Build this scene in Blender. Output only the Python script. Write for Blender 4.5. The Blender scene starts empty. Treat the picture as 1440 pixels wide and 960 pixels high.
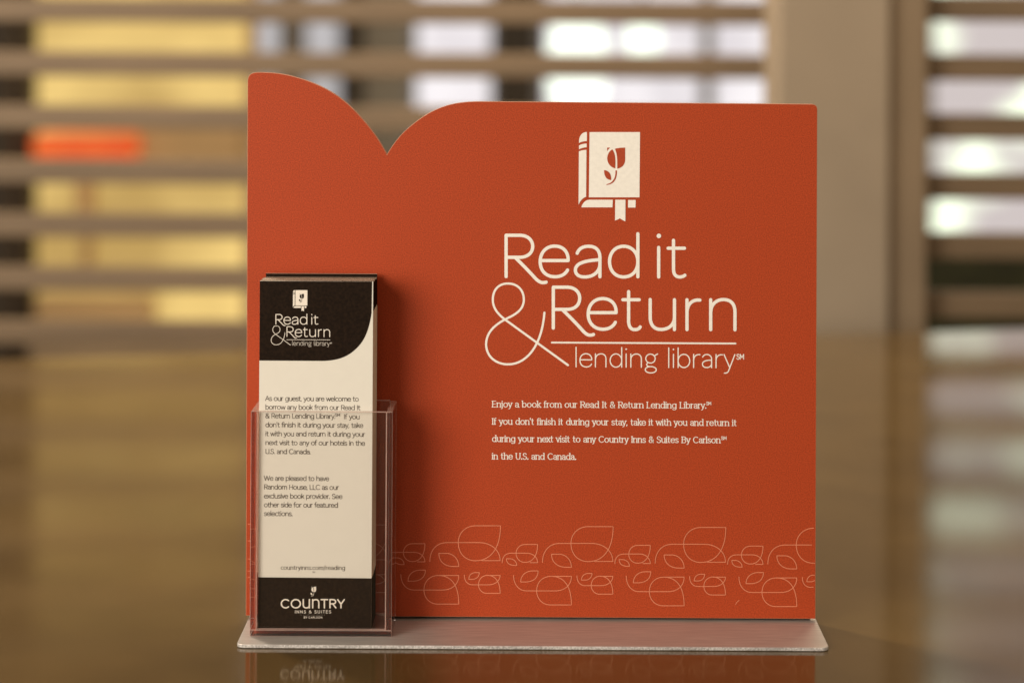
import bpy, bmesh, math, random
from mathutils import Vector
from mathutils.geometry import tessellate_polygon

random.seed(7)
scene = bpy.context.scene
C = scene.collection

# ------------------------------------------------------------------ camera
# metres; the sign's printed face is the plane y = 0, the table top is z = 0,
# the camera looks along +y.  The picture was taken with a vertical lens shift.
FPX = 3400.0                 # focal length in photo pixels (85 mm on 36 mm, 1440 px)
DIST = 3400.0 / 3130.0       # camera to printed face
VPX, VPY = 747.0, 15.0       # principal point in the photo
CAMX, CAMZ = 0.0, 0.2753
ROLL = 0.0055
cam_d = bpy.data.cameras.new('camera')
cam = bpy.data.objects.new('camera', cam_d)
C.objects.link(cam)
scene.camera = cam
cam_d.sensor_width = 36.0
cam_d.lens = 85.0
cam_d.shift_x = (720.0 - VPX) / 1440.0
cam_d.shift_y = -(480.0 - VPY) / 1440.0
cam_d.clip_start = 0.05
cam_d.clip_end = 100.0
cam.location = (CAMX, -DIST, CAMZ)
cam.rotation_euler = (math.radians(90), -ROLL, 0.0)
cam_d.dof.use_dof = True
cam_d.dof.focus_distance = DIST - 0.012
cam_d.dof.aperture_fstop = 5.5
cam_d.dof.aperture_blades = 0

# ------------------------------------------------------------------ render look
scene.render.engine = 'CYCLES'
scene.cycles.use_denoising = True
scene.cycles.max_bounces = 16
scene.cycles.transmission_bounces = 14
scene.cycles.transparent_max_bounces = 16
scene.cycles.caustics_refractive = True
scene.cycles.caustics_reflective = True
scene.cycles.sample_clamp_indirect = 6.0
scene.view_settings.view_transform = 'Standard'
scene.view_settings.look = 'None'
scene.view_settings.exposure = 0.0
scene.view_settings.gamma = 1.0

# ------------------------------------------------------------------ world: dim warm room light
world = bpy.data.worlds.new('World')
scene.world = world
world.use_nodes = True
bg = world.node_tree.nodes['Background']
bg.inputs['Color'].default_value = (0.80, 0.65, 0.47, 1)
bg.inputs['Strength'].default_value = 0.50

# ------------------------------------------------------------------ lamps
def area_lamp(name, loc, target, size, energy, color):
    d = bpy.data.lights.new(name, 'AREA')
    d.shape = 'DISK'
    d.size = size
    d.energy = energy
    d.color = color
    o = bpy.data.objects.new(name, d)
    C.objects.link(o)
    o.location = loc
    o.rotation_euler = (Vector(target) - Vector(loc)).to_track_quat('-Z', 'Y').to_euler()
    return o

area_lamp('key_lamp', (-1.15, -1.55, 0.55), (0.05, 0.0, 0.12), 1.2, 37.0, (1.0, 0.89, 0.75))
area_lamp('rear_lamp', (-1.0, 1.15, 1.55), (0.0, 0.0, 0.05), 0.32, 27.0, (1.0, 0.84, 0.66))
area_lamp('room_lamp', (0.3, 1.35, 1.6), (-0.1, 2.2, 0.1), 0.9, 40.0, (1.0, 0.80, 0.56))


# ------------------------------------------------------------------ photo mapping
def unroll(px, py):
    dx, dy = px - VPX, py - VPY
    return dx + ROLL * dy, dy - ROLL * dx

def at(px, py, depth):
    """photo pixel -> (x, z) in metres on the plane `depth` metres from the camera"""
    dx, dy = unroll(px, py)
    return CAMX + dx / FPX * depth, CAMZ - dy / FPX * depth


# ------------------------------------------------------------------ helpers
def tag(o, label=None, cat=None, group=None, kind=None):
    if label: o['label'] = label
    if cat: o['category'] = cat
    if group: o['group'] = group
    if kind: o['kind'] = kind
    return o

def thing(name, label, cat, loc=(0, 0, 0), group=None):
    o = bpy.data.objects.new(name, None)
    o.empty_display_size = 0.02
    C.objects.link(o)
    o.location = loc
    return tag(o, label, cat, group)

def parent_world(p):
    v = Vector((0, 0, 0))
    while p:
        v += p.location
        p = p.parent
    return v

def new_bm():
    return bmesh.new()

def obj(name, bm, mats, parent=None, smooth=False, recalc=True):
    if recalc:
        bmesh.ops.recalc_face_normals(bm, faces=bm.faces)
    me = bpy.data.meshes.new(name)
    bm.to_mesh(me)
    bm.free()
    for m in (mats if isinstance(mats, (list, tuple)) else [mats]):
        me.materials.append(m)
    if smooth:
        for p in me.polygons: p.use_smooth = True
    o = bpy.data.objects.new(name, me)
    C.objects.link(o)
    if parent:
        o.parent = parent
        o.location = -parent_world(parent)
    return o

def box(bm, x0, x1, y0, y1, z0, z1, mat=0):
    vs = [bm.verts.new(p) for p in ((x0, y0, z0), (x1, y0, z0), (x1, y1, z0), (x0, y1, z0),
                                    (x0, y0, z1), (x1, y0, z1), (x1, y1, z1), (x0, y1, z1))]
    for f in ((0, 3, 2, 1), (4, 5, 6, 7), (0, 1, 5, 4), (1, 2, 6, 5), (2, 3, 7, 6), (3, 0, 4, 7)):
        bm.faces.new([vs[i] for i in f]).material_index = mat
    return vs

def bevel(o, w, seg=2, angle=30, mat=-1):
    m = o.modifiers.new('bevel', 'BEVEL')
    m.width = w
    m.segments = seg
    m.limit_method = 'ANGLE'
    m.angle_limit = math.radians(angle)
    m.material = mat
    return o

# ------------------------------------------------------------------ materials
def mat_new(name):
    m = bpy.data.materials.new(name)
    m.use_nodes = True
    nt = m.node_tree
    return m, nt, nt.nodes['Principled BSDF']

def mat(name, col, rough=0.5, var=0.0, scale=60.0, bump=0.0, bump_scale=None, metal=0.0, spec=0.5,
        stretch=(1, 1, 1), detail=3.0):
    m, nt, b = mat_new(name)
    b.inputs['Base Color'].default_value = (*col, 1)
    b.inputs['Roughness'].default_value = rough
    b.inputs['Metallic'].default_value = metal
    b.inputs['Specular IOR Level'].default_value = spec
    tc = nt.nodes.new('ShaderNodeTexCoord')
    mp = nt.nodes.new('ShaderNodeMapping')
    mp.inputs['Scale'].default_value = stretch
    nt.links.new(tc.outputs['Object'], mp.inputs['Vector'])
    if var > 0:
        n = nt.nodes.new('ShaderNodeTexNoise')
        n.inputs['Scale'].default_value = scale
        n.inputs['Detail'].default_value = detail
        nt.links.new(mp.outputs['Vector'], n.inputs['Vector'])
        r = nt.nodes.new('ShaderNodeValToRGB')
        r.color_ramp.elements[0].position = 0.32
        r.color_ramp.elements[1].position = 0.68
        r.color_ramp.elements[0].color = (*[c * (1 - var) for c in col], 1)
        r.color_ramp.elements[1].color = (*[min(1, c * (1 + var)) for c in col], 1)
        nt.links.new(n.outputs['Fac'], r.inputs['Fac'])
        nt.links.new(r.outputs['Color'], b.inputs['Base Color'])
    if bump > 0:
        n2 = nt.nodes.new('ShaderNodeTexNoise')
        n2.inputs['Scale'].default_value = bump_scale or scale
        n2.inputs['Detail'].default_value = 2.0
        nt.links.new(mp.outputs['Vector'], n2.inputs['Vector'])
        bp = nt.nodes.new('ShaderNodeBump')
        bp.inputs['Strength'].default_value = bump
        bp.inputs['Distance'].default_value = 0.0004
        nt.links.new(n2.outputs['Fac'], bp.inputs['Height'])
        nt.links.new(bp.outputs['Normal'], b.inputs['Normal'])
    return m

def glow(name, c0, c1, strength, scale=2.0, lo=0.35, hi=0.65):
    """uneven emission: view through a pane, a lit back panel, or an added glow"""
    m, nt, b = mat_new(name)
    b.inputs['Base Color'].default_value = (0.02, 0.02, 0.02, 1)
    tc = nt.nodes.new('ShaderNodeTexCoord')
    n = nt.nodes.new('ShaderNodeTexNoise')
    n.inputs['Scale'].default_value = scale
    n.inputs['Detail'].default_value = 2.0
    nt.links.new(tc.outputs['Object'], n.inputs['Vector'])
    r = nt.nodes.new('ShaderNodeValToRGB')
    r.color_ramp.elements[0].position = lo
    r.color_ramp.elements[1].position = hi
    r.color_ramp.elements[0].color = (*c0, 1)
    r.color_ramp.elements[1].color = (*c1, 1)
    nt.links.new(n.outputs['Fac'], r.inputs['Fac'])
    nt.links.new(r.outputs['Color'], b.inputs['Emission Color'])
    b.inputs['Emission Strength'].default_value = strength
    return m

M = {}
ORANGE = (0.415, 0.056, 0.0145)
M['orange'] = mat('orange_print', ORANGE, 0.50, 0.24, 2000.0, 0.0, spec=0.22, detail=1.5)
M['orange_flat'] = mat('orange_ink', ORANGE, 0.52, 0.08, 900.0, spec=0.35)
M['board_edge'] = mat('board_edge', (0.50, 0.20, 0.11), 0.6, 0.08, 300.0)
M['cream'] = mat('cream_ink', (0.90, 0.88, 0.83), 0.55, 0.04, 500.0)
M['coral'] = mat('coral_ink', (0.70, 0.235, 0.125), 0.55, 0.05, 400.0)
M['paper'] = mat('card_paper', (0.76, 0.74, 0.675), 0.6, 0.01, 260.0, 0.03, 900.0)
M['paper_edge'] = mat('card_edge', (0.76, 0.66, 0.52), 0.75, 0.10, 400.0, stretch=(0.1, 8, 0.1))
M['black'] = mat('black_ink', (0.014, 0.0075, 0.004), 0.6, 0.35, 800.0, 0.04, 900.0, spec=0.08)
M['text_dark'] = mat('brown_black_ink', (0.05, 0.032, 0.022), 0.6, 0.1, 500.0)
M['white_ink'] = mat('white_ink', (0.86, 0.80, 0.72), 0.6, 0.02, 300.0)

def steel():
    m, nt, b = mat_new('brushed_base')
    tc = nt.nodes.new('ShaderNodeTexCoord')
    mp = nt.nodes.new('ShaderNodeMapping')
    mp.inputs['Scale'].default_value = (6, 60, 60)
    n = nt.nodes.new('ShaderNodeTexNoise')
    n.inputs['Scale'].default_value = 12
    n.inputs['Detail'].default_value = 6
    r = nt.nodes.new('ShaderNodeValToRGB')
    r.color_ramp.elements[0].position = 0.3
    r.color_ramp.elements[1].position = 0.7
    r.color_ramp.elements[0].color = (0.50, 0.47, 0.45, 1)
    r.color_ramp.elements[1].color = (0.64, 0.61, 0.58, 1)
    nt.links.new(tc.outputs['Object'], mp.inputs['Vector'])
    nt.links.new(mp.outputs['Vector'], n.inputs['Vector'])
    nt.links.new(n.outputs['Fac'], r.inputs['Fac'])
    nt.links.new(r.outputs['Color'], b.inputs['Base Color'])
    b.inputs['Metallic'].default_value = 0.42
    b.inputs['Roughness'].default_value = 0.42
    bp = nt.nodes.new('ShaderNodeBump')
    bp.inputs['Strength'].default_value = 0.12
    bp.inputs['Distance'].default_value = 0.0003
    nt.links.new(n.outputs['Fac'], bp.inputs['Height'])
    nt.links.new(bp.outputs['Normal'], b.inputs['Normal'])
    return m
M['steel'] = steel()

def cut_edge():
    m, nt, b = mat_new('rough_cut_edge')
    tc = nt.nodes.new('ShaderNodeTexCoord')
    n = nt.nodes.new('ShaderNodeTexNoise')
    n.inputs['Scale'].default_value = 1100
    n.inputs['Detail'].default_value = 3
    n2 = nt.nodes.new('ShaderNodeTexNoise')
    n2.inputs['Scale'].default_value = 60
    mx = nt.nodes.new('ShaderNodeMath')
    mx.operation = 'MULTIPLY_ADD'
    mx.inputs[1].default_value = 0.35
    r = nt.nodes.new('ShaderNodeValToRGB')
    r.color_ramp.elements[0].position = 0.52
    r.color_ramp.elements[1].position = 0.86
    r.color_ramp.elements[0].color = (0.36, 0.34, 0.33, 1)
    r.color_ramp.elements[1].color = (0.80, 0.78, 0.77, 1)
    nt.links.new(tc.outputs['Object'], n.inputs['Vector'])
    nt.links.new(tc.outputs['Object'], n2.inputs['Vector'])
    nt.links.new(n2.outputs['Fac'], mx.inputs[0])
    nt.links.new(n.outputs['Fac'], mx.inputs[2])
    nt.links.new(mx.outputs['Value'], r.inputs['Fac'])
    nt.links.new(r.outputs['Color'], b.inputs['Base Color'])
    b.inputs['Metallic'].default_value = 0.3
    b.inputs['Roughness'].default_value = 0.5
    return m
M['cut_edge'] = cut_edge()

def acrylic(name='red_reflection_acrylic', tint=(0.985, 0.965, 0.955), rough=0.0):
    m, nt, b = mat_new(name)
    b.inputs['Base Color'].default_value = (*tint, 1)
    b.inputs['Transmission Weight'].default_value = 1.0
    b.inputs['Roughness'].default_value = rough
    b.inputs['IOR'].default_value = 1.49
    # faint handling scratches in the gloss
    tc = nt.nodes.new('ShaderNodeTexCoord')
    n = nt.nodes.new('ShaderNodeTexNoise')
    n.inputs['Scale'].default_value = 35
    bp = nt.nodes.new('ShaderNodeBump')
    bp.inputs['Strength'].default_value = 0.02
    bp.inputs['Distance'].default_value = 0.0002
    nt.links.new(tc.outputs['Object'], n.inputs['Vector'])
    nt.links.new(n.outputs['Fac'], bp.inputs['Height'])
    nt.links.new(bp.outputs['Normal'], b.inputs['Normal'])
    return m
M['acrylic'] = acrylic()
M['acrylic'].node_tree.nodes['Principled BSDF'].inputs['Transmission Weight'].default_value = 0.985
M['acrylic'].node_tree.nodes['Principled BSDF'].inputs['Base Color'].default_value = (0.98, 0.80, 0.76, 1)  # pink tint puts the red board's reflection into the wall colour

def clear_sheet():
    """flat clear pane: passes light straight through, mirrors by Fresnel"""
    m, nt, b = mat_new('clear_acrylic_face')
    nt.nodes.remove(b)
    out = nt.nodes['Material Output']
    tr = nt.nodes.new('ShaderNodeBsdfTransparent')
    tr.inputs['Color'].default_value = (0.992, 0.985, 0.98, 1)
    gl = nt.nodes.new('ShaderNodeBsdfGlossy')
    gl.inputs['Roughness'].default_value = 0.04
    lw = nt.nodes.new('ShaderNodeLayerWeight')       # Schlick: 0.04 + 0.96 * facing^5, same from both sides
    lw.inputs['Blend'].default_value = 0.5
    pw = nt.nodes.new('ShaderNodeMath')
    pw.operation = 'POWER'
    pw.inputs[1].default_value = 5.0
    ad = nt.nodes.new('ShaderNodeMath')
    ad.operation = 'MULTIPLY_ADD'
    ad.inputs[1].default_value = 0.96
    ad.inputs[2].default_value = 0.035
    mx = nt.nodes.new('ShaderNodeMixShader')
    nt.links.new(lw.outputs['Facing'], pw.inputs[0])
    nt.links.new(pw.outputs['Value'], ad.inputs[0])
    nt.links.new(ad.outputs['Value'], mx.inputs['Fac'])
    nt.links.new(tr.outputs['BSDF'], mx.inputs[1])
    nt.links.new(gl.outputs['BSDF'], mx.inputs[2])
    nt.links.new(mx.outputs['Shader'], out.inputs['Surface'])
    return m
M['clear'] = clear_sheet()
def glint_edge():
    """cut edge of the clear sheet: partly clear, pale pink painting its bright highlights"""
    m, nt, b = mat_new('acrylic_edge_glint')
    b.inputs['Base Color'].default_value = (0.80, 0.56, 0.49, 1)
    b.inputs['Roughness'].default_value = 0.2
    b.inputs['Alpha'].default_value = 0.55
    tc = nt.nodes.new('ShaderNodeTexCoord')
    n = nt.nodes.new('ShaderNodeTexNoise')
    n.inputs['Scale'].default_value = 120
    r = nt.nodes.new('ShaderNodeMapRange')
    r.inputs['To Min'].default_value = 0.25
    r.inputs['To Max'].default_value = 0.75
    nt.links.new(tc.outputs['Object'], n.inputs['Vector'])
    nt.links.new(n.outputs['Fac'], r.inputs['Value'])
    nt.links.new(r.outputs['Result'], b.inputs['Alpha'])
    return m
M['acrylic_glint'] = glint_edge()

def table_mat():
    m, nt, b = mat_new('brown_table_laminate')
    tc = nt.nodes.new('ShaderNodeTexCoord')
    n = nt.nodes.new('ShaderNodeTexNoise')       # broad cloudy figure
    n.inputs['Scale'].default_value = 9
    n.inputs['Detail'].default_value = 5
    n3 = nt.nodes.new('ShaderNodeTexNoise')      # fine pores
    n3.inputs['Scale'].default_value = 650
    n3.inputs['Detail'].default_value = 3
    mx = nt.nodes.new('ShaderNodeMath')
    mx.operation = 'MULTIPLY_ADD'
    mx.inputs[1].default_value = 0.45
    nt.links.new(tc.outputs['Object'], n.inputs['Vector'])
    nt.links.new(tc.outputs['Object'], n3.inputs['Vector'])
    nt.links.new(n3.outputs['Fac'], mx.inputs[0])
    nt.links.new(n.outputs['Fac'], mx.inputs[2])
    r = nt.nodes.new('ShaderNodeValToRGB')
    r.color_ramp.elements[0].position = 0.52
    r.color_ramp.elements[1].position = 0.92
    r.color_ramp.elements[0].color = (0.079, 0.047, 0.0150, 1)
    r.color_ramp.elements[1].color = (0.128, 0.080, 0.0275, 1)
    nt.links.new(mx.outputs['Value'], r.inputs['Fac'])
    nt.links.new(r.outputs['Color'], b.inputs['Base Color'])
    b.inputs['Roughness'].default_value = 0.09
    b.inputs['Specular IOR Level'].default_value = 0.32
    bp = nt.nodes.new('ShaderNodeBump')
    bp.inputs['Strength'].default_value = 0.05
    bp.inputs['Distance'].default_value = 0.0002
    nt.links.new(n3.outputs['Fac'], bp.inputs['Height'])
    nt.links.new(bp.outputs['Normal'], b.inputs['Normal'])
    return m
M['table'] = table_mat()
M['slat'] = mat('tan_wood_slat', (0.25, 0.175, 0.105), 0.5, 0.14, 10.0, stretch=(0.6, 6, 6))
M['column'] = mat('beige_column', (0.46, 0.37, 0.27), 0.6, 0.07, 8.0)
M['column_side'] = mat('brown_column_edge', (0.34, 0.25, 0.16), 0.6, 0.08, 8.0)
M['wall'] = mat('beige_wall', (0.30, 0.225, 0.15), 0.8, 0.06, 3.0)
M['floor'] = mat('dark_floor', (0.10, 0.07, 0.045), 0.5, 0.2, 4.0)
M['dark'] = mat('dark_brown', (0.035, 0.022, 0.011), 0.6, 0.2, 6.0)
M['grey'] = mat('grey_panel', (0.32, 0.29, 0.25), 0.6, 0.06, 5.0)
M['frame'] = mat('window_frame_paint', (0.30, 0.29, 0.29), 0.5, 0.08, 8.0)
M['hedge'] = mat('dark_hedge', (0.03, 0.032, 0.010), 0.8, 0.4, 20.0)
M['warm'] = glow('warm_lit_back', (0.52, 0.33, 0.095), (0.92, 0.64, 0.21), 1.0, 3.5)
M['warm_dim'] = mat('tan_drawer', (0.55, 0.37, 0.18), 0.6, 0.1, 6.0)
M['red'] = glow('orange_red_glow', (0.66, 0.045, 0.004), (0.86, 0.12, 0.014), 1.0, 8.0)
M['pane'] = glow('daylight_pane', (0.74, 0.69, 0.72), (0.98, 0.93, 0.95), 1.0, 5.0)
M['pane_grey'] = glow('dull_pane', (0.42, 0.40, 0.40), (0.62, 0.60, 0.62), 1.0, 3.0)
M['pane_green'] = glow('garden_pane', (0.62, 0.55, 0.54), (1.35, 1.50, 1.15), 1.0, 4.0, 0.47, 0.62)
M['pane_bright'] = glow('bright_pane', (1.3, 1.5, 1.25), (1.6, 1.7, 1.5), 1.0, 4.0)

# ------------------------------------------------------------------ the setting
bm = new_bm()
box(bm, -6, 6, -3, 9, -0.80, -0.74)
tag(obj('floor', bm, M['floor']), kind='structure')
bm = new_bm()
box(bm, -6, 6, 6.2, 6.3, -0.738, 3.2)
tag(obj('wall', bm, M['wall']), kind='structure')

# table: big brown top whose far edge runs a little oblique
def on_table(px, py):
    dx, dy = unroll(px, py)
    d = FPX * CAMZ / dy
    return CAMX + dx / FPX * d, d - DIST
ax, ay = on_table(0, 505)
bx, by = on_table(1440, 462)
k = (by - ay) / (bx - ax)
bm = new_bm()
x0, x1 = -1.05, 1.05
ring = [(x0, -0.80), (x1, -0.80), (x1, ay + k * (x1 - ax)), (x0, ay + k * (x0 - ax))]
lo = [bm.verts.new((x, y, -0.032)) for x, y in ring]
hi = [bm.verts.new((x, y, 0.0)) for x, y in ring]
bm.faces.new(lo); bm.faces.new(hi)
for i in range(4):
    bm.faces.new((lo[i], lo[(i + 1) % 4], hi[(i + 1) % 4], hi[i]))
tb = thing('table', 'wide glossy brown table top the red-orange sign stands on', 'table', (0, 0, -0.74))
bevel(obj('tabletop', bm, M['table'], tb), 0.003, 2)
bm = new_bm()
box(bm, -0.30, 0.30, -0.2, 0.4, -0.74, -0.70)
box(bm, -0.07, 0.07, 0.03, 0.17, -0.70, -0.032)
bevel(obj('pedestal', bm, M['dark'], tb), 0.006, 2)

# ------------------------------------------------------------------ slatted screens and the column
def slatted_screen(label, px0, px1, depth, rows, h_px, post_at, low):
    y = depth - DIST
    xa, _ = at(px0, 200, depth)
    xb, _ = at(px1, 200, depth)
    root = thing('slatted_screen', label, 'slatted screen', ((xa + xb) / 2, y, -0.738))
    s = depth / FPX
    for r in rows:
        zc = CAMZ - (r - VPY) * s
        bm = new_bm()
        box(bm, xa, xb, y, y + 0.012, zc - h_px * s / 2, zc + h_px * s / 2)
        bevel(obj('slat', bm, M['slat'], root), 0.002, 2)
    ztop = CAMZ - (rows[0] - 30 - VPY) * s
    for p in post_at:
        xp, _ = at(p, 200, depth)
        bm = new_bm()
        box(bm, xp - 0.018, xp + 0.018, y + 0.014, y + 0.05, -0.738, ztop)
        bevel(obj('post', bm, M['slat'], root), 0.003, 2)
    return root

slatted_screen('long screen of thin tan slats behind the sign, left of the beige column',
               -420, 1112, 2.50, [17.5 + 75.6 * i for i in range(-3, 8)], 34, (-390, 1150), 700)
slatted_screen('short screen of tan slats standing right of the beige column',
               1298, 1900, 2.26, [92 + 83.5 * i for i in range(-3, 6)], 37, (1870,), 700)

# column: broad beige front and a narrow brown edge strip on its right side
yc = 2.20 - DIST
xa, _ = at(1092, 240, 2.20)
xb, _ = at(1252, 240, 2.20)
xc, _ = at(1304, 240, 2.22)
colm = thing('column', 'plain beige square column between the two slatted screens', 'column', ((xa + xb) / 2, yc, -0.738))
bm = new_bm()
box(bm, xa, xb, yc, yc + 0.13, -0.738, 1.2)
bevel(obj('shaft', bm, M['column'], colm), 0.004, 3)
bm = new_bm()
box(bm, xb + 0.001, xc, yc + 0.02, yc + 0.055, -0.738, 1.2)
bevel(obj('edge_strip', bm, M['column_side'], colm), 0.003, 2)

# ------------------------------------------------------------------ far away, out of focus
def px_box(bm, px0, px1, py0, py1, depth, thick, mat=0):
    xa, za = at(px0, py0, depth)
    xb, zb = at(px1, py1, depth)
    box(bm, xa, xb, depth - DIST, depth - DIST + thick, zb, za, mat)

# warm back-lit cabinet seen between the left slats
ZC = 4.6
xa, _ = at(40, 200, ZC); xb, _ = at(348, 200, ZC)
cab = thing('cabinet', 'tall cabinet with glowing warm yellow back, behind the left slats', 'cabinet', ((xa + xb) / 2, ZC - DIST, -0.738))
bm = new_bm()
px_box(bm, 40, 348, -440, 464, ZC + 0.07, 0.02)
obj('lit_back', bm, M['warm'], cab)
for yy in (92, 168, 243, 319, 395, 17, -60, -136, -212, -288, -364):
    bm = new_bm()
    px_box(bm, 41, 347, yy - 4, yy + 4, ZC + 0.01, 0.055)
    obj('shelf', bm, M['warm_dim'], cab)
bm = new_bm()
px_box(bm, 41, 347, 466, 540, ZC, 0.09)
obj('plinth', bm, M['column_side'], cab)
for p0, p1 in ((22, 40), (348, 354)):
    bm = new_bm()
    px_box(bm, p0, p1, -446, 530, ZC, 0.09)
    obj('side_panel', bm, M['dark'] if p0 < 40 else M['warm_dim'], cab)
bm = new_bm()
px_box(bm, -160, 20, -450, 560, ZC - 0.05, 0.30)
bevel(tag(obj('dark_cupboard', bm, M['dark']), 'dark brown cupboard showing as black gaps at the far left', 'cupboard'), 0.01)
bm = new_bm()
px_box(bm, 44, 186, 190, 226, ZC - 0.04, 0.10)
bevel(tag(obj('red_box', bm, M['red']), 'orange red bar-shaped box with an added glow, behind the left slats', 'lit sign'), 0.012, 3)  # emission added so the red box looks brightly lit
bm = new_bm()
px_box(bm, 196, 344, 176, 236, ZC + 0.015, 0.05)
bevel(tag(obj('tan_box', bm, M['warm_dim']), 'blurred tan box right of the glowing red bar', 'box'), 0.01)
bm = new_bm()
px_box(bm, 106, 128, 250, 312, ZC + 0.015, 0.05)
bevel(tag(obj('upright_book', bm, M['warm_dim']), 'blurred tan upright on the yellow shelf below the red bar', 'upright'), 0.006)
bm = new_bm()
px_box(bm, 112, 126, 326, 388, ZC + 0.015, 0.05)
bevel(tag(obj('upright_book', bm, M['warm_dim']), 'slim tan upright on the lower bright yellow shelf', 'upright'), 0.006)
bm = new_bm()
px_box(bm, 46, 215, 418, 464, ZC + 0.015, 0.05)
bevel(tag(obj('low_chest', bm, M['warm_dim']), 'low dull brown chest on the lowest yellow shelf', 'chest'), 0.01)

# windows in the far wall: frame with a pane each
ZW = 6.6
def window(px0, px1, py0, py1, pane, label, mull=None, depth=ZW):
    xa, _ = at(px0, py0, depth); xb, zb = at(px1, py1, depth)
    root = thing('window', label, 'window', ((xa + xb) / 2, depth - DIST, zb))
    bm = new_bm()
    px_box(bm, px0 + 2, px1 - 2, py0 + 2, py1 - 2, depth, 0.01)
    obj('pane', bm, pane, root)
    bm = new_bm()
    w = 4
    px_box(bm, px0 - w, px1 + w, py0 - w, py0 + 2, depth - 0.02, 0.05)
    px_box(bm, px0 - w, px1 + w, py1 - 2, py1 + w, depth - 0.02, 0.05)
    px_box(bm, px0 - w, px0 + 2, py0 + 2.5, py1 - 2.5, depth - 0.02, 0.05)
    px_box(bm, px1 - 2, px1 + w, py0 + 2.5, py1 - 2.5, depth - 0.02, 0.05)
    for m in (mull or ()):
        px_box(bm, m - 6, m + 6, py0 + 2.5, py1 - 2.5, depth - 0.019, 0.045)
    obj('frame', bm, M['frame'], root)
    return root

window(350, 398, -760, 500, M['pane_grey'], 'narrow dull grey window just right of the yellow cabinet')
window(426, 484, -760, 500, M['pane_grey'], 'narrow grey-white window above the notch in the sign, left of the dark post')
window(582, 696, -760, 500, M['pane'], 'white window above the right shoulder of the sign notch')
window(764, 1130, -760, 500, M['pane'], 'broad white window above the book emblem, left of the column', mull=(996,))
window(1310, 1640, -900, 338, M['pane_green'], 'bright white and green garden window at far right beyond the column', depth=5.6)
bm = new_bm()
px_box(bm, 487, 507, -760, 500, ZW - 0.15, 0.05)
bevel(tag(obj('dark_post', bm, M['dark']), 'slim dark post between two far windows, above the sign notch', 'post'), 0.006)
bm = new_bm()
px_box(bm, 512, 574, -760, 500, ZW - 0.12, 0.04)
bevel(tag(obj('grey_panel', bm, M['grey']), 'dull grey wall panel right of the slim dark post', 'panel'), 0.006)
bm = new_bm()
px_box(bm, 703, 752, -760, 500, ZW - 0.15, 0.08)
bevel(tag(obj('black_post', bm, M['dark']), 'broad black post between the two white far windows', 'post'), 0.006)
bm = new_bm()
px_box(bm, 1300, 1700, 345, 520, 5.3, 0.25)
bevel(tag(obj('low_hedge', bm, M['hedge']), 'dark green low planting under the far right window', 'hedge'), 0.03, 3)

# two glowing blobs added for the daylight glare in the broad window
def daylight_glare(px, py, rx, ry, label):
    d = 5.4
    x, z = at(px, py, d)
    s = d / FPX
    root = thing('glare_blob', label, 'glare', (x, d - DIST, z), 'daylight glare blobs added in front of the far window')
    bm = new_bm()
    bmesh.ops.create_uvsphere(bm, u_segments=32, v_segments=20, radius=1.0)
    for v in bm.verts:
        v.co = Vector((x + v.co.x * rx * s, d - DIST + v.co.y * rx * s, z + v.co.z * ry * s))
    obj('glare_body', bm, M['pane_bright'], root, True)
    bm = new_bm()
    bmesh.ops.create_cone(bm, cap_ends=True, segments=10, radius1=0.004, radius2=0.004, depth=1.5)
    bmesh.ops.translate(bm, verts=bm.verts, vec=(x, d - DIST, z + ry * s + 0.75))
    obj('added_cord', bm, M['dark'], root)  # made-up cord for the added glare blob
daylight_glare(812, 92, 42, 95, 'wide greenish white blob of added daylight glare above the book emblem')
daylight_glare(904, 56, 24, 30, 'small round white blob of added daylight glare right of the wide greenish one')

# ------------------------------------------------------------------ vector drawing
def parse(path, step=0.5):
    """tiny SVG-like reader: M L C Z plus 'A cx cy rx ry a0 a1' (degrees, y up). Returns strokes (point list, closed)."""
    toks = path.replace(',', ' ').split()
    out, cur = [], []
    i = 0
    def num(n):
        nonlocal i
        v = [float(t) for t in toks[i:i + n]]
        i += n
        return v
    cmd = None
    while i < len(toks):
        if toks[i].isalpha():
            cmd = toks[i]; i += 1
        if cmd == 'M':
            if len(cur) > 1: out.append((cur, False))
            cur = []
            if not toks[i].isalpha():
                cur = [tuple(num(2))]; cmd = 'L'
        elif cmd == 'L':
            cur.append(tuple(num(2)))
        elif cmd == 'C':
            a, b, c, d, e, f = num(6)
            x, y = cur[-1]
            n = 14
            for k in range(1, n + 1):
                t = k / n; u = 1 - t
                cur.append((u**3*x + 3*u*u*t*a + 3*u*t*t*c + t**3*e, u**3*y + 3*u*u*t*b + 3*u*t*t*d + t**3*f))
        elif cmd == 'A':
            cx, cy, rx, ry, a0, a1 = num(6)
            n = max(8, int(abs(a1 - a0) / 11))
            for k in range(n + 1):
                t = math.radians(a0 + (a1 - a0) * k / n)
                cur.append((cx + rx * math.cos(t), cy + ry * math.sin(t)))
        elif cmd == 'Z':
            out.append((cur, True)); cur = []
    if len(cur) > 1: out.append((cur, False))
    return out

def split_corners(pts, deg=38):
    """break a polyline at sharp corners so every piece is a smooth ribbon"""
    res, cur = [], [pts[0]]
    for i in range(1, len(pts)):
        cur.append(pts[i])
        if i < len(pts) - 1:
            a = Vector(pts[i]) - Vector(pts[i - 1]); b = Vector(pts[i + 1]) - Vector(pts[i])
            if a.length > 1e-9 and b.length > 1e-9 and a.angle(b) > math.radians(deg):
                res.append(cur); cur = [pts[i]]
    res.append(cur)
    return [r for r in res if len(r) > 1]

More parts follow.
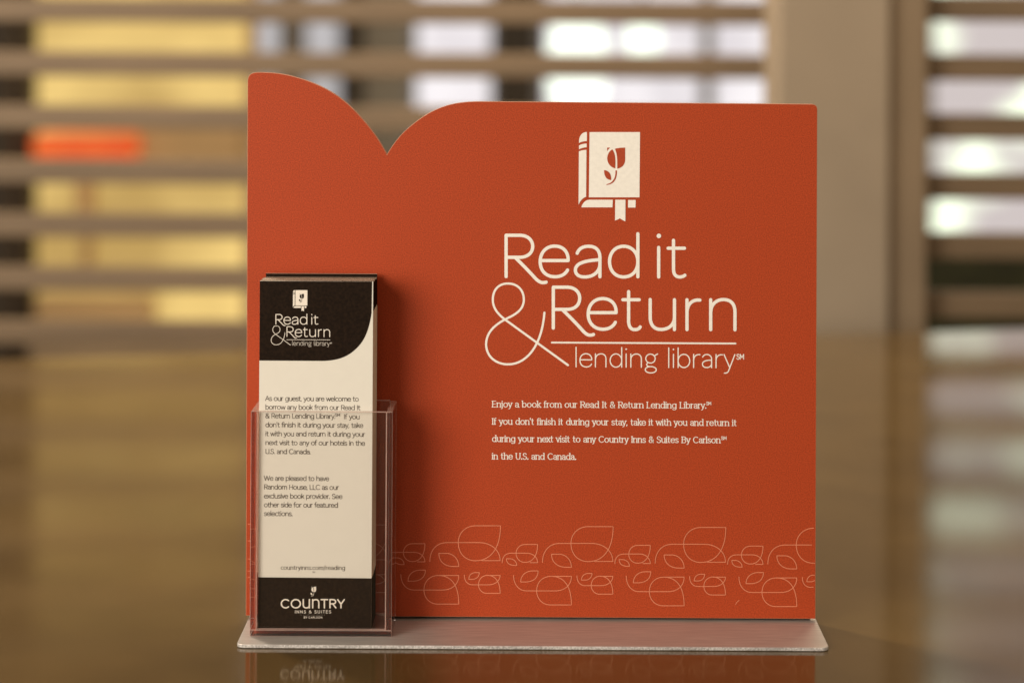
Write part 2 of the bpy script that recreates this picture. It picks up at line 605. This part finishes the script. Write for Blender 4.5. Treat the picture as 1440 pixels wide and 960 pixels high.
class Ink:
    """collects flat printed shapes lying on a vertical face at world y = y0 (facing the camera)"""
    def __init__(self, y0):
        self.bm = bmesh.new(); self.y0 = y0; self.n = 0
    def lift(self):
        self.n += 1
        return self.y0 - 0.00006 - 0.000012 * (self.n % 9)
    def ribbon(self, pts, w, nib=None):
        """pts in (x,z) metres; w full width; nib = (thin, thick) widths for horizontal / vertical strokes"""
        P = [Vector(p) for p in pts]
        Q = [P[0]]
        for p in P[1:]:
            if (p - Q[-1]).length > 1e-7: Q.append(p)
        if len(Q) < 2: return
        ring = len(Q) > 6 and (Q[0] - Q[-1]).length < w * 0.05
        y = self.lift()
        L, R = [], []
        n = len(Q)
        for i, p in enumerate(Q):
            t = Vector((0, 0))
            if i > 0: t += (p - Q[i - 1]).normalized()
            if i < n - 1: t += (Q[i + 1] - p).normalized()
            if ring and i in (0, n - 1):
                t = (Q[1] - Q[0]).normalized() + (Q[-1] - Q[-2]).normalized()
            if t.length < 1e-6: t = Q[min(i + 1, n - 1)] - Q[max(i - 1, 0)]
            t.normalize()
            h = w / 2
            if nib: h = (nib[0] + (nib[1] - nib[0]) * abs(t.y) ** 1.5) / 2
            nrm = Vector((-t.y, t.x))
            L.append(p + nrm * h); R.append(p - nrm * h)
        bm = self.bm
        vl = [bm.verts.new((v.x, y, v.y)) for v in L]
        vr = [bm.verts.new((v.x, y, v.y)) for v in R]
        for i in range(n - 1):
            bm.faces.new((vl[i], vr[i], vr[i + 1], vl[i + 1]))
        for end, a, b, tdir in () if ring else ((Q[0], vl[0], vr[0], Q[0] - Q[1]), (Q[-1], vr[-1], vl[-1], Q[-1] - Q[-2])):
            r = (a.co - b.co).length / 2
            t = tdir.normalized()
            base = math.atan2(t.y, t.x)
            arc = []
            for k in range(1, 6):
                an = base - math.pi / 2 + math.pi * k / 6
                arc.append(bm.verts.new((end.x + r * math.cos(an), y, end.y + r * math.sin(an))))
            # order: start side a ... b
            d0 = (arc[0].co - a.co).length; d1 = (arc[0].co - b.co).length
            loop = [a] + (arc if d0 < d1 else arc[::-1]) + [b]
            try: bm.faces.new(loop)
            except ValueError: pass
    def fill(self, pts):
        P = [Vector(p) for p in pts]
        Q = [P[0]]
        for p in P[1:]:
            if (p - Q[-1]).length > 1e-7: Q.append(p)
        if (Q[0] - Q[-1]).length < 1e-7: Q.pop()
        y = self.lift()
        vs = [self.bm.verts.new((p.x, y, p.y)) for p in Q]
        for t in tessellate_polygon([[Vector((p.x, p.y, 0)) for p in Q]]):
            try: self.bm.faces.new([vs[i] for i in t])
            except ValueError: pass
    def dot(self, c, r):
        self.fill([(c[0] + r * math.cos(2 * math.pi * k / 16), c[1] + r * math.sin(2 * math.pi * k / 16)) for k in range(16)])
    def build(self, name, m, parent):
        for f in self.bm.faces:
            f.normal_update()
            if f.normal.y > 0: f.normal_flip()
        return obj(name, self.bm, m, parent, recalc=False)

def draw(ink, path, fn, w, nib=None):
    for pts, closed in parse(path):
        if closed: pts = pts + [pts[0]]
        for piece in split_corners(pts):
            ink.ribbon([fn(*p) for p in piece], w, nib)

def draw_fill(ink, path, fn):
    for pts, closed in parse(path):
        ink.fill([fn(*p) for p in pts])

# ------------------------------------------------------------------ letter skeletons (x-height 50, cap height 70)
# glyph: (advance, strokes, dots, serif feet for the bookish face)
G = {
 'a': (47, 'M A 22 33 17 17 155 0 L 39 0 M 39 28 C 26 29 6 27 6 13 C 6 -4 36 -4 39 14', (), ((43, 0, 'r'),)),
 'b': (56, 'M 8 74 L 8 0 M A 29 25 21 25 0 360', (), ((8, 74, 'l'),)),
 'c': (46, 'M A 28 25 22 25 48 312', (), ()),
 'd': (57, 'M 49 74 L 49 0 M A 28 25 21 25 0 360', (), ((49, 74, 'l'), (49, 0, 'r'))),
 'e': (53, 'M 6 27 L 48 27 C 48 42 38 50 27 50 C 14 50 5 40 5 25 C 5 9 15 0 28 0 C 37 0 43 4 47 11', (), ()),
 'f': (31, 'M 12 0 L 12 58 C 12 69 17 75 24 74 L 30 73 M 2 48 L 27 48', (), ((12, 0, 'b'),)),
 'g': (57, 'M A 28 25 21 25 0 360 M 49 50 L 49 -3 C 49 -16 40 -21 28 -21 C 19 -21 13 -18 9 -14', (), ()),
 'g2': (54, 'M A 25 33 17 17 0 360 M 40 44 L 51 51 M 16 17 C 8 12 10 4 22 3 M A 26 -9 20 12 0 360', (), ()),
 'h': (54, 'M 8 74 L 8 0 M 8 28 C 8 42 18 50 28 50 C 40 50 46 42 46 30 L 46 0', (), ((8, 74, 'l'), (8, 0, 'b'), (46, 0, 'b'))),
 'i': (17, 'M 8 50 L 8 0', ((8, 68),), ((8, 50, 'l'), (8, 0, 'b'))),
 'j': (19, 'M 10 50 L 10 -8 C 10 -16 6 -20 -2 -19', ((10, 68),), ((10, 50, 'l'),)),
 'k': (45, 'M 8 74 L 8 0 M 39 50 L 9 21 M 19 31 L 42 0', (), ((8, 74, 'l'), (8, 0, 'b'), (38, 50, 'b'), (42, 0, 'b'))),
 'l': (17, 'M 8 74 L 8 0', (), ((8, 74, 'l'), (8, 0, 'b'))),
 'm': (82, 'M 8 50 L 8 0 M 8 30 C 8 43 16 50 25 50 C 36 50 41 43 41 31 L 41 0 M 41 31 C 42 43 49 50 58 50 C 69 50 74 43 74 31 L 74 0', (), ((8, 50, 'l'), (8, 0, 'b'), (41, 0, 'b'), (74, 0, 'b'))),
 'n': (54, 'M 8 50 L 8 0 M 8 28 C 8 42 18 50 28 50 C 40 50 46 42 46 30 L 46 0', (), ((8, 50, 'l'), (8, 0, 'b'), (46, 0, 'b'))),
 'o': (57, 'M A 28.5 25 23 25 0 360', (), ()),
 'p': (56, 'M 8 50 L 8 -21 M A 29 25 21 25 0 360', (), ((8, 50, 'l'), (8, -21, 'b'))),
 'r': (34, 'M 8 50 L 8 0 M 8 28 C 9 42 17 51 31 49', (), ((8, 50, 'l'), (8, 0, 'b'))),
 's': (42, 'M 36 42 C 31 49 25 50 20 50 C 12 50 7 45 7 38 C 7 30 14 27 21 25 C 30 23 37 20 37 12 C 37 4 29 0 21 0 C 14 0 9 2 5 8', (), ()),
 't': (35, 'M 14 66 L 14 14 C 14 4 19 0 26 0 L 31 1 M 3 48 L 30 48', (), ()),
 'u': (54, 'M 8 50 L 8 20 C 8 7 16 0 26 0 C 38 0 46 8 46 22 M 46 50 L 46 0', (), ((8, 50, 'l'), (46, 50, 'l'), (46, 0, 'r'))),
 'v': (44, 'M 3 50 L 22 0 L 41 50', (), ((3, 50, 'b'), (41, 50, 'b'))),
 'w': (69, 'M 3 50 L 18 0 L 34 48 L 50 0 L 66 50', (), ((3, 50, 'b'), (66, 50, 'b'))),
 'x': (44, 'M 4 50 L 40 0 M 40 50 L 4 0', (), ((4, 50, 'b'), (40, 50, 'b'), (4, 0, 'b'), (40, 0, 'b'))),
 'y': (45, 'M 3 50 L 23 2 M 42 50 L 20 -10 C 17 -18 12 -21 4 -20', (), ((3, 50, 'b'), (42, 50, 'b'))),
 'A': (60, 'M 2 0 L 30 70 L 58 0 M 12 23 L 48 23', (), ((2, 0, 'b'), (58, 0, 'b'))),
 'B': (58, 'M 9 0 L 9 70 L 30 70 C 44 70 48 62 48 54 C 48 44 40 38 30 38 L 9 38 M 30 38 C 46 38 52 29 52 19 C 52 6 43 0 30 0 L 9 0', (), ((9, 70, 'l'), (9, 0, 'l'))),
 'C': (68, 'M A 38 35 32 35 48 312', (), ()),
 'E': (52, 'M 46 70 L 9 70 L 9 0 L 46 0 M 9 36 L 42 36', (), ((9, 70, 'l'), (9, 0, 'l'))),
 'H': (66, 'M 9 70 L 9 0 M 57 70 L 57 0 M 9 36 L 57 36', (), ()),
 'I': (20, 'M 10 70 L 10 0', (), ((10, 70, 'b'), (10, 0, 'b'))),
 'L': (48, 'M 9 70 L 9 0 L 44 0', (), ((9, 70, 'b'), (9, 0, 'l'))),
 'M': (72, 'M 9 0 L 9 70 L 36 22 L 63 70 L 63 0', (), ()),
 'N': (66, 'M 9 0 L 9 70 L 57 0 L 57 70', (), ()),
 'O': (80, 'M A 40 35 34 35 0 360', (), ()),
 'R': (58, 'M 9 0 L 9 70 L 30 70 C 46 70 51 61 51 52 C 51 41 44 34 30 34 L 9 34 M 30 34 L 53 0', (), ((9, 70, 'l'), (9, 0, 'b'), (54, 0, 'r'))),
 'S': (54, 'M 46 58 C 40 67 33 71 26 71 C 15 71 9 63 9 54 C 9 43 18 40 27 36 C 38 33 48 29 48 17 C 48 6 38 -1 27 -1 C 18 -1 10 3 6 12', (), ()),
 'T': (52, 'M 2 70 L 50 70 M 26 70 L 26 0', (), ()),
 'U': (64, 'M 9 70 L 9 25 C 9 8 18 0 32 0 C 47 0 55 8 55 25 L 55 70', (), ((9, 70, 'b'), (55, 70, 'b'))),
 'W': (88, 'M 3 70 L 23 0 L 44 68 L 65 0 L 85 70', (), ()),
 'Y': (54, 'M 2 70 L 27 32 L 52 70 M 27 32 L 27 0', (), ()),
 'U2': (64, 'M 9 70 L 9 28 C 9 8 18 0 32 0 C 47 0 55 8 55 28 M 55 70 L 55 0', (), ()),
 'N2': (64, 'M 9 70 L 9 0 M 9 42 C 9 62 18 70 32 70 C 47 70 55 62 55 42 L 55 0', (), ()),
 '&': (62, 'M 57 0 L 17 46 C 11 54 12 70 28 70 C 42 70 44 54 36 47 C 28 40 6 36 6 18 C 6 6 14 0 26 0 C 42 0 54 14 55 34', (), ()),
 '.': (17, '', ((8, 3),), ()),
 ',': (17, 'M 9 4 L 5 -10', (), ()),
 "'": (14, 'M 7 74 L 6 58', (), ()),
 '/': (33, 'M 2 -12 L 30 76', (), ()),
 ' ': (29, '', (), ()),
}

def glyphs(text):
    out, i = [], 0
    while i < len(text):
        if text[i] == '{':
            j = text.index('}', i)
            out.append(text[i + 1:j]); i = j + 1
        else:
            out.append(text[i]); i += 1
    return out

def text_line(ink, text, fn, x0, x1, ybase, unit, w, serif=False, track=0.0, slope=0.0, nib=None):
    """text set between photo x0 and x1 on the baseline ybase; unit = photo px per font unit (vertical);
    fn maps a photo pixel to (x, z) metres"""
    gs = glyphs(text)
    tr = track + (3.0 if serif else 0.0)
    total = sum(G[g][0] for g in gs) + tr * (len(gs) - 1)
    sx = (x1 - x0) / total
    x = x0
    for g in gs:
        adv, path, dots, feet = G[g]
        def f(u, v, x=x):
            px = x + u * sx
            return fn(px, ybase - v * unit + slope * (px - x0))
        if path:
            draw(ink, path, f, w, nib)
        for d in dots:
            ink.dot(f(*d), w * (0.72 if not nib else 0.62) if g != '.' else w * 0.75)
        if serif:
            th = nib[0] * 1.1 if nib else w * 0.6
            for (u, v, kind) in feet:
                a, b = {'b': (-9, 9), 'l': (-10, 3), 'r': (-3, 9)}[kind]
                ink.ribbon([f(u + a, v), f(u + b, v)], th)
        x += (adv + tr) * sx

# ------------------------------------------------------------------ the sign
PB = 0.0026                                 # bottom of the board, just clear of the base plate
sign = thing('table_sign', 'red-orange book shaped board with cream lettering on a pale metal base plate', 'sign', (0, 0, 0))

def fp(px, py):                             # printed face
    return at(px, py, DIST)

# base plate with rounded front corners
def base_plate():
    bm = new_bm()
    xl, _ = at(332.5, 906, DIST - 0.044)
    xr, _ = at(1166, 911, DIST - 0.044)
    y0, y1, r = -0.0445, 0.030, 0.0035
    ring = []
    for cx, cy, a0 in ((xl + r, y0 + r, 180), (xr - r, y0 + r, 270)):
        for k in range(7):
            a = math.radians(a0 + 90 * k / 6)
            ring.append((cx + r * math.cos(a), cy + r * math.sin(a)))
    ring += [(xr, y1), (xl, y1)]
    lo = [bm.verts.new((x, y, 0.0002)) for x, y in ring]
    hi = [bm.verts.new((x, y, 0.0017)) for x, y in ring]
    bm.faces.new(lo); bm.faces.new(hi)
    n = len(ring)
    for i in range(n):
        bm.faces.new((lo[i], lo[(i + 1) % n], hi[(i + 1) % n], hi[i])).material_index = 1
    return bm
bevel(obj('base_plate', base_plate(), [M['steel'], M['cut_edge']], sign), 0.00025, 2)

# bracket: upright sheet carrying the board, coloured dark to paint the shadow gap below
bm = new_bm()
box(bm, fp(352, 860)[0], fp(1141, 860)[0], 0.0042, 0.0057, 0.0017, 0.05)
obj('bracket', bm, M['dark'], sign)

def board():
    path = ('M 345.6 865 L 348.2 115 C 348.4 106 352 102.5 362 102 C 380 101.6 400 104 415 108.5 '
            'C 452 118.5 478 134 500 157 C 519 177 533 195 544 217.5 '
            'C 553 202 563 189 576 178.5 C 594 163 613 152 634 147 C 650 143.4 664 142.8 680 143 '
            'L 1141 146.6 C 1147 146.8 1149.6 149.5 1149.5 155 L 1146.8 869.6 Z')
    pts, _ = parse(path)[0]
    P = []
    for p in pts:
        q = fp(*p)
        if not P or (Vector(q) - Vector(P[-1])).length > 1e-5: P.append(q)
    bm = new_bm()
    f = [bm.verts.new((x, 0.0, z)) for x, z in P]
    b = [bm.verts.new((x, 0.004, z)) for x, z in P]
    n = len(P)
    bm.faces.new(f)
    bm.faces.new(b)
    edges = [(f[i], f[(i + 1) % n], b[(i + 1) % n], b[i]) for i in range(n)]
    for q in edges:
        bm.faces.new(q).material_index = 1
    return bm
brd = bevel(obj('board', board(), [M['orange'], M['board_edge']], sign), 0.0002, 2, 50, 1)

# --- book emblem (coordinates of a 6.4x enlargement whose corner is photo pixel 780,170)
EMB = ('M 219 190 C 219 130 250 102 290 101 L 290 182 C 262 184 240 188 219 200 Z '
       'M 219 222 C 240 210 265 206 288 205 L 288 238 C 262 240 240 246 219 256 Z '
       'M 218 275 C 240 266 262 262 286 262 L 283 684 C 255 690 228 720 215 755 Z '
       'M 314 102 L 768 102 L 763 688 L 308 688 Z '
       'M 240 778 C 250 740 275 712 312 710 L 523 710 L 520 778 Z '
       'M 545 710 L 637 710 L 636 904 C 618 897 600 886 586 876 C 575 886 560 890 543 896 Z '
       'M 661 712 L 729 712 L 727 780 L 660 780 Z')
TULIP = ('M 472 241 L 500 241 C 488 250 478 262 472 275 Z '
         'M 518 257 C 545 290 550 340 545 428 C 505 420 475 385 473 340 C 472 305 490 272 518 257 Z '
         'M 541 252 C 570 243 605 241 634 241 L 634 350 C 632 400 600 425 563 430 C 563 350 565 300 541 252 Z '
         'M 546 446 L 560 446 C 562 510 545 570 466 577 L 466 570 C 525 560 552 510 546 446 Z '
         'M 444 443 C 490 447 510 480 508 533 C 465 530 445 500 444 443 Z')
def emb(u, v): return 780 + u / 6.4, 170 + v / 6.4

# --- logo (coordinates of a 3.692x enlargement whose corner is photo pixel 670,310)
LOGO = ('M 154 291 L 154 77 M 154 77 L 225 77 C 268 77 292 103 292 134 C 292 168 266 191 225 191 L 154 191 '
        'M 200 191 C 230 220 262 252 295 288 C 318 315 335 328 362 320 '
        'M 332 208 L 476 208 M 476 208 C 478 160 448 133 406 133 C 360 133 331 168 331 213 C 331 262 362 292 408 292 C 440 292 462 278 473 257 '
        'M 523 170 C 533 143 556 134 583 134 C 622 134 641 157 641 192 L 641 292 '
        'M 641 203 C 610 206 570 208 540 222 C 517 233 509 252 516 270 C 526 292 552 295 577 292 C 615 287 641 260 641 225 '
        'M 838 69 L 838 292 M 838 213 C 838 168 808 134 764 134 C 720 134 691 168 691 213 C 691 260 720 293 764 293 C 808 293 838 262 838 213 '
        'M 946 140 L 946 293 '
        'M 1023 103 L 1023 250 C 1023 280 1035 294 1058 293 C 1070 292 1078 288 1082 284 M 995 144 L 1080 144 '
        'M 399 558 L 399 346 M 399 346 L 470 346 C 512 346 536 372 536 402 C 536 440 510 461 470 461 L 399 461 '
        'M 445 461 C 475 490 510 525 542 560 C 565 588 582 602 608 591 '
        'M 583 478 L 725 478 M 725 478 C 727 432 697 405 655 405 C 610 405 580 440 580 485 C 580 532 612 564 657 564 C 688 564 710 550 721 528 '
        'M 790 369 L 790 520 C 790 550 802 566 822 566 C 838 566 846 560 850 552 M 760 411 L 845 411 '
        'M 902 410 L 902 500 C 902 545 925 565 958 565 C 1000 565 1028 540 1028 500 M 1028 411 L 1028 566 '
        'M 1093 411 L 1093 566 M 1093 478 C 1093 440 1115 408 1160 413 '
        'M 1216 411 L 1216 566 M 1216 480 C 1216 435 1245 410 1282 410 C 1320 410 1342 432 1342 475 L 1342 567')
AMP = ('M 475 750 L 146 512 C 105 480 85 450 85 410 C 85 360 115 327 163 327 C 215 327 246 362 246 410 '
       'C 246 455 215 480 175 500 C 110 530 52 570 50 640 C 50 705 100 746 165 746 C 260 746 340 650 353 478')
def logo(u, v): return 670 + u / 3.692, 310 + v / 3.692

MM = 1 / 3.13 / 1000.0                       # one photo pixel on the printed face, in metres

def print_emblem(parent, y, fn, ink_m, tulip_m, names=('book_emblem', 'tulip_emblem')):
    k = Ink(y)
    draw_fill(k, EMB, lambda u, v: fn(*emb(u, v)))
    o = k.build(names[0], ink_m, parent)
    k = Ink(y - 0.00012)
    draw_fill(k, TULIP, lambda u, v: fn(*emb(u, v)))
    k.build(names[1], tulip_m, o)

def print_logo(parent, y, fn, m, s):
    """title lettering, ampersand, rule and the small line under it; s = metres per logo photo pixel"""
    k = Ink(y)
    L = lambda u, v: fn(*logo(u, v))
    draw(k, LOGO, L, 4.6 * s)
    k.dot(L(947, 80), 3.2 * s)
    k.build('title_lettering', m, parent)
    k = Ink(y)
    pieces, _ = parse(AMP)[0]
    h = len(pieces)
    # the ampersand crosses itself: three ribbons, each lifted on its own
    for a, b in ((0, h // 3 + 1), (h // 3, 2 * h // 3 + 1), (2 * h // 3, h)):
        k.ribbon([L(*p) for p in pieces[a:b]], 3.0 * s)
    k.build('ampersand', m, parent)
    k = Ink(y)
    k.ribbon([L(391, 633), L(1345, 638)], 2.4 * s)
    k.build('rule', m, parent)
    k = Ink(y)
    text_line(k, 'lendin{g2} library', fn, 807.0, 1034.5, 515.6, 0.372, 1.55 * s, slope=0.006)
    text_line(k, 'SM', fn, 1035.5, 1046.5, 504.8, 0.098, 1.1 * s)
    k.build('subtitle_lettering', m, parent)

print_emblem(brd, 0.0, fp, M['cream'], M['orange_flat'])
print_logo(brd, 0.0, fp, M['cream'], MM)

k = Ink(0.0)
NIB = (0.80 * MM, 1.25 * MM)
def para(text, x1, zy, sm=None):
    y = 540 + zy / 3.789
    text_line(k, text, fp, 691.8, x1, y, 0.118, 1.3 * MM, True, 0, 0.006, NIB)
    if sm:
        text_line(k, 'SM', fp, sm[0], sm[1], y + 0.006 * (x1 - 692) - 4.6, 0.062, 0.75 * MM)
para('Enjoy a book from our Read It & Return Lending Library.', 993.5, 121, (993.2, 1000.2))
para("If you don't finish it during your stay, take it with you and return it", 1035.8, 213)
para('during your next visit to any Country Inns & Suites By Carlson', 1013.2, 305, (1014, 1021.8))
para('in the U.S. and Canada.', 810.3, 398)
k.build('paragraph_lettering', M['cream'], brd)

# --- leaf border along the foot (4.5x enlargement, corner at photo pixel 540,720; repeats every 713 units)
LEAF = ('M 737 84 L 580 84 C 515 84 470 130 470 190 C 470 260 515 305 580 305 C 665 305 737 240 737 84 '
        'M 290 310 C 290 240 330 190 400 190 L 600 190 C 680 190 735 240 735 304 L 620 304 '
        'M 347 258 L 400 258 C 445 262 473 300 473 341 L 440 341 C 385 341 347 310 347 258 '
        'M 259 197 L 180 197 C 145 197 123 224 123 254 C 123 286 147 310 180 310 C 222 310 259 276 259 197 '
        'M 35 312 C 35 276 55 252 92 252 L 192 252 C 232 252 259 281 259 312 L 212 312 '
        'M 62 287 L 87 287 C 112 291 127 308 127 329 L 107 329 C 77 326 62 311 62 287 '
        'M 473 579 L 340 579 C 290 579 253 540 253 490 C 253 435 290 398 345 398 C 420 398 473 450 473 579 '
        'M 107 392 C 107 450 140 490 190 490 L 370 490 C 430 490 473 455 473 398 L 345 398 '
        'M 262 364 L 225 364 C 180 366 152 395 152 434 L 185 434 C 230 432 262 410 262 364 '
        'M 735 511 L 650 511 C 620 511 598 485 598 457 C 598 420 625 397 655 397 C 705 397 735 440 735 511 '
        'M 508 395 C 508 435 530 457 560 457 L 660 457 C 705 457 735 430 735 398 L 655 398 '
        'M 603 380 L 575 380 C 550 383 537 400 537 422 L 565 422 C 590 418 603 402 603 380')
k = Ink(0.0)
xl, xr = fp(348.6, 800)[0], fp(1145.8, 800)[0]
for tile in range(-2, 5):
    for pts, closed in parse(LEAF):
        for piece in split_corners(pts):
            run = []
            dense = []
            for a, b in zip(piece, piece[1:]):
                for t in range(6):
                    dense.append((a[0] + (b[0] - a[0]) * t / 6, a[1] + (b[1] - a[1]) * t / 6))
            dense.append(piece[-1])
            for (u, v) in dense:
                q = fp(540 + (u + 713 * tile) / 4.5, 720 + (v + 5.2 * tile) / 4.5)
                if xl < q[0] < xr:
                    run.append(q)
                else:
                    if len(run) > 1: k.ribbon(run, 1.05 * MM)
                    run = []
            if len(run) > 1: k.ribbon(run, 1.05 * MM)
k.ribbon([fp(860 + 785 / 4.5, 720 + 582 / 4.5), fp(860 + 792 / 4.5, 720 + 568 / 4.5), fp(860 + 807 / 4.5, 720 + 555 / 4.5)], 0.8 * MM)   # small scratch
k.build('leaf_border', M['coral'], brd)

# ------------------------------------------------------------------ acrylic pocket
HF, HB = -0.031, -0.0006                     # front and back of the pocket (y)
hx0, hz0 = at(351.2, 892.5, DIST + HF)
hx1, _ = at(550.5, 893, DIST + HF)
HZ0 = 0.0019
HZ1 = at(450, 578.5, DIST + HF)[1]
T = 0.0027
hold = thing('leaflet_holder', 'clear acrylic pocket standing on the base plate, holding the bookmarks', 'leaflet holder', ((hx0 + hx1) / 2, (HF + HB) / 2, HZ0))
def slab(name, x0, x1, y0, y1, z0, z1, m):
    bm = new_bm()
    box(bm, x0, x1, y0, y1, z0, z1)
    for f in bm.faces:
        f.normal_update()
        if f.normal.z > 0.9 and z1 > 0.05: f.material_index = 1
    return bevel(obj(name, bm, [m, M['acrylic_glint']], hold), 0.0002, 1, 30, 1)
g = 0.00004
slab('front_panel', hx0 + T + g, hx1 - T - g, HF, HF + T * 0.75, HZ0 + T + g, HZ1, M['clear'])
slab('back_panel', hx0 + T + g, hx1 - T - g, HB - T * 0.75, HB, HZ0 + T + g, HZ1 + 0.0005, M['clear'])
slab('side_panel', hx0, hx0 + T, HF, HB, HZ0 + T + g, HZ1, M['acrylic'])
slab('side_panel', hx1 - T, hx1, HF, HB, HZ0 + T + g, HZ1, M['acrylic'])
slab('floor_panel', hx0, hx1, HF, HB, HZ0, HZ0 + T, M['acrylic'])

# ------------------------------------------------------------------ bookmarks
BY = HF + T * 0.75 + 0.0006                  # front face of the front card
BD = DIST + BY
BS = BD / FPX                                # metres per photo pixel on that card
BZ0 = HZ0 + T + 0.0001
def fb(px, py): return at(px, py, BD)
bx0, bx1 = fb(364.0, 640)[0], fb(523.4, 640)[0]
BZ1 = fb(444, 395.2)[1]
CARD = 0.0005

def card_bm(x0, x1, y0, y1, z0, z1):
    """card with its short front edges; front face is material 0, cut edges material 1"""
    bm = new_bm()
    box(bm, x0, x1, y0, y1, z0, z1, 1)
    for f in bm.faces:
        f.normal_update()
        if abs(f.normal.y) > 0.5: f.material_index = 0
    return bm

bmk = thing('bookmark', 'front bookmark with black ends and cream middle, text facing out of the pocket', 'bookmark', ((bx0 + bx1) / 2, BY, BZ0))
card = obj('card', card_bm(bx0, bx1, BY, BY + CARD, BZ0, BZ1), [M['paper'], M['paper_edge']], bmk)
k = Ink(BY + 0.00003)
TOPB = ('M 364.0 395 L 523.4 395 L 522.6 440 C 519 465 512 480 501 490 C 488 503 472 507.3 452 507.3 L 364.0 506.8 Z')
def clampx(p):
    return (min(max(p[0], bx0 + 0.00001), bx1 - 0.00001), min(p[1], BZ1 - 0.00002))
draw_fill(k, TOPB, lambda u, v: clampx(fb(u, v)))
k.build('black_header', M['black'], bmk)
k = Ink(BY + 0.00003)
zf = fb(444, 811.8)[1]
k.fill([(bx0 + 0.00001, BZ0 + 0.00001), (bx1 - 0.00001, BZ0 + 0.00001), (bx1 - 0.00001, zf - 0.0001), (bx0 + 0.00001, zf + 0.0001)])
k.build('black_footer', M['black'], bmk)

LS = 0.2353                                  # logo scale from sign to bookmark
def fl(px, py):
    return fb(388.0 + (px - 711.7) * LS, 442.0 + (py - 330.9) * LS)
print_emblem(bmk, BY - 0.00008, fl, M['white_ink'], M['black'])
print_logo(bmk, BY - 0.00008, fl, M['white_ink'], BS * LS * 1.02)

k = Ink(BY)
def btext(text, x0, x1, y, slope=0.007):
    text_line(k, text, fb, x0, x1, y, 0.092, 0.80 * BS, slope=slope, track=-2)
for text, x1, zy in (('As our guest, you are welcome to', 1047, 198), ('borrow any book from our Read It', 1060, 271),
                     ('& Return Lending Library.', 850, 345), ("don't finish it during your stay, take", 1085, 420),
                     ('it with you and return it during your', 1100, 495), ('next visit to any of our hotels in the', 1100, 570),
                     ('U.S. and Canada.', 642, 645)):
    btext(text, 330 + 258 / 6, 330 + x1 / 6, 530 + zy / 6)
btext('If you', 330 + 920 / 6, 330 + 1056 / 6, 530 + 352 / 6)
text_line(k, 'SM', fb, 330 + 846 / 6, 330 + 890 / 6, 530 + 331 / 6, 0.055, 0.6 * BS)
for text, x1, zy in (('We are pleased to have', 797, 90), ('Random House, LLC as our', 880, 164),
                     ('exclusive book provider. See', 910, 240), ('other side for our featured', 873, 314), ('selections.', 490, 388)):
    btext(text, 330 + 247 / 6, 330 + x1 / 6, 660 + zy / 6)
k.build('message_lettering', M['text_dark'], bmk)
k = Ink(BY)
text_line(k, 'countryinns.com/reading', fb, 394.8, 485.4, 800.2, 0.080, 0.7 * BS, False, 4, 0.004, (0.50 * BS, 0.78 * BS))
text_line(k, 'SM', fb, 439.2, 443.4, 804.6, 0.024, 0.3 * BS)
k.build('web_address_lettering', M['text_dark'], bmk)

k = Ink(BY - 0.00008)
text_line(k, 'CO{U2}{N2}TRY', fb, 394.6, 484.6, 853.9, 0.166, 1.9 * BS, track=7)
k.build('footer_lettering', M['white_ink'], bmk)
k = Ink(BY - 0.00008)
text_line(k, 'INNS & SUITES', fb, 414.6, 465.6, 861.4, 0.054, 0.62 * BS, track=20)
text_line(k, 'BY CARLSON', fb, 427.3, 453.2, 868.6, 0.035, 0.40 * BS, track=12)
for i in range(16):
    k.dot(fb(422.5 + i * 2.25, 863.9 + i * 0.012), 0.22 * BS)
k.build('footer_small_lettering', M['white_ink'], bmk)
k = Ink(BY - 0.00008)
draw_fill(k, TULIP, lambda u, v: fb(436.8 + (u - 444) * 0.0412, 824.2 + (v - 241) * 0.0412))
k.build('tulip_emblem', M['white_ink'], bmk)

# the pack behind it: nobody could count these cards in the picture
bm = new_bm()
y = BY + CARD + 0.0001
n = 0
zsplit_t = fb(524, 437)[1]
while y < HB - T * 0.75 - 0.0016:
    jx, jz = random.uniform(-0.0002, 0.0002), random.uniform(-0.00025, -0.00005)
    back = HB - T * 0.75 - 0.0016 - y
    if back < 0.010: jz -= 0.0006
    if back < 0.0011: jz = 0.0007
    dx = 0.0002
    # every card is black to its edges at head and foot and cream between
    for za, zb, mi in ((BZ0, zf, 1), (zf, zsplit_t + random.uniform(-0.0006, 0.0006), 0), (None, BZ1 + jz, 1)):
        lo_z = za if za is not None else prev
        box(bm, bx0 + dx + jx, bx1 + dx + jx, y, y + CARD * 0.97, lo_z, zb, 0)
        prev = zb
        if mi == 1:
            bm.faces.ensure_lookup_table()
            for f in bm.faces[-6:]:
                f.normal_update()
                if abs(f.normal.x) > 0.5 or f.normal.y < -0.5: f.material_index = 1
    y += CARD
    n += 1
pk = obj('bookmark_pack', bm, [M['paper_edge'], M['black']])
tag(pk, 'pack of further bookmarks behind the front one, only cut edges showing', 'bookmarks', kind='stuff')
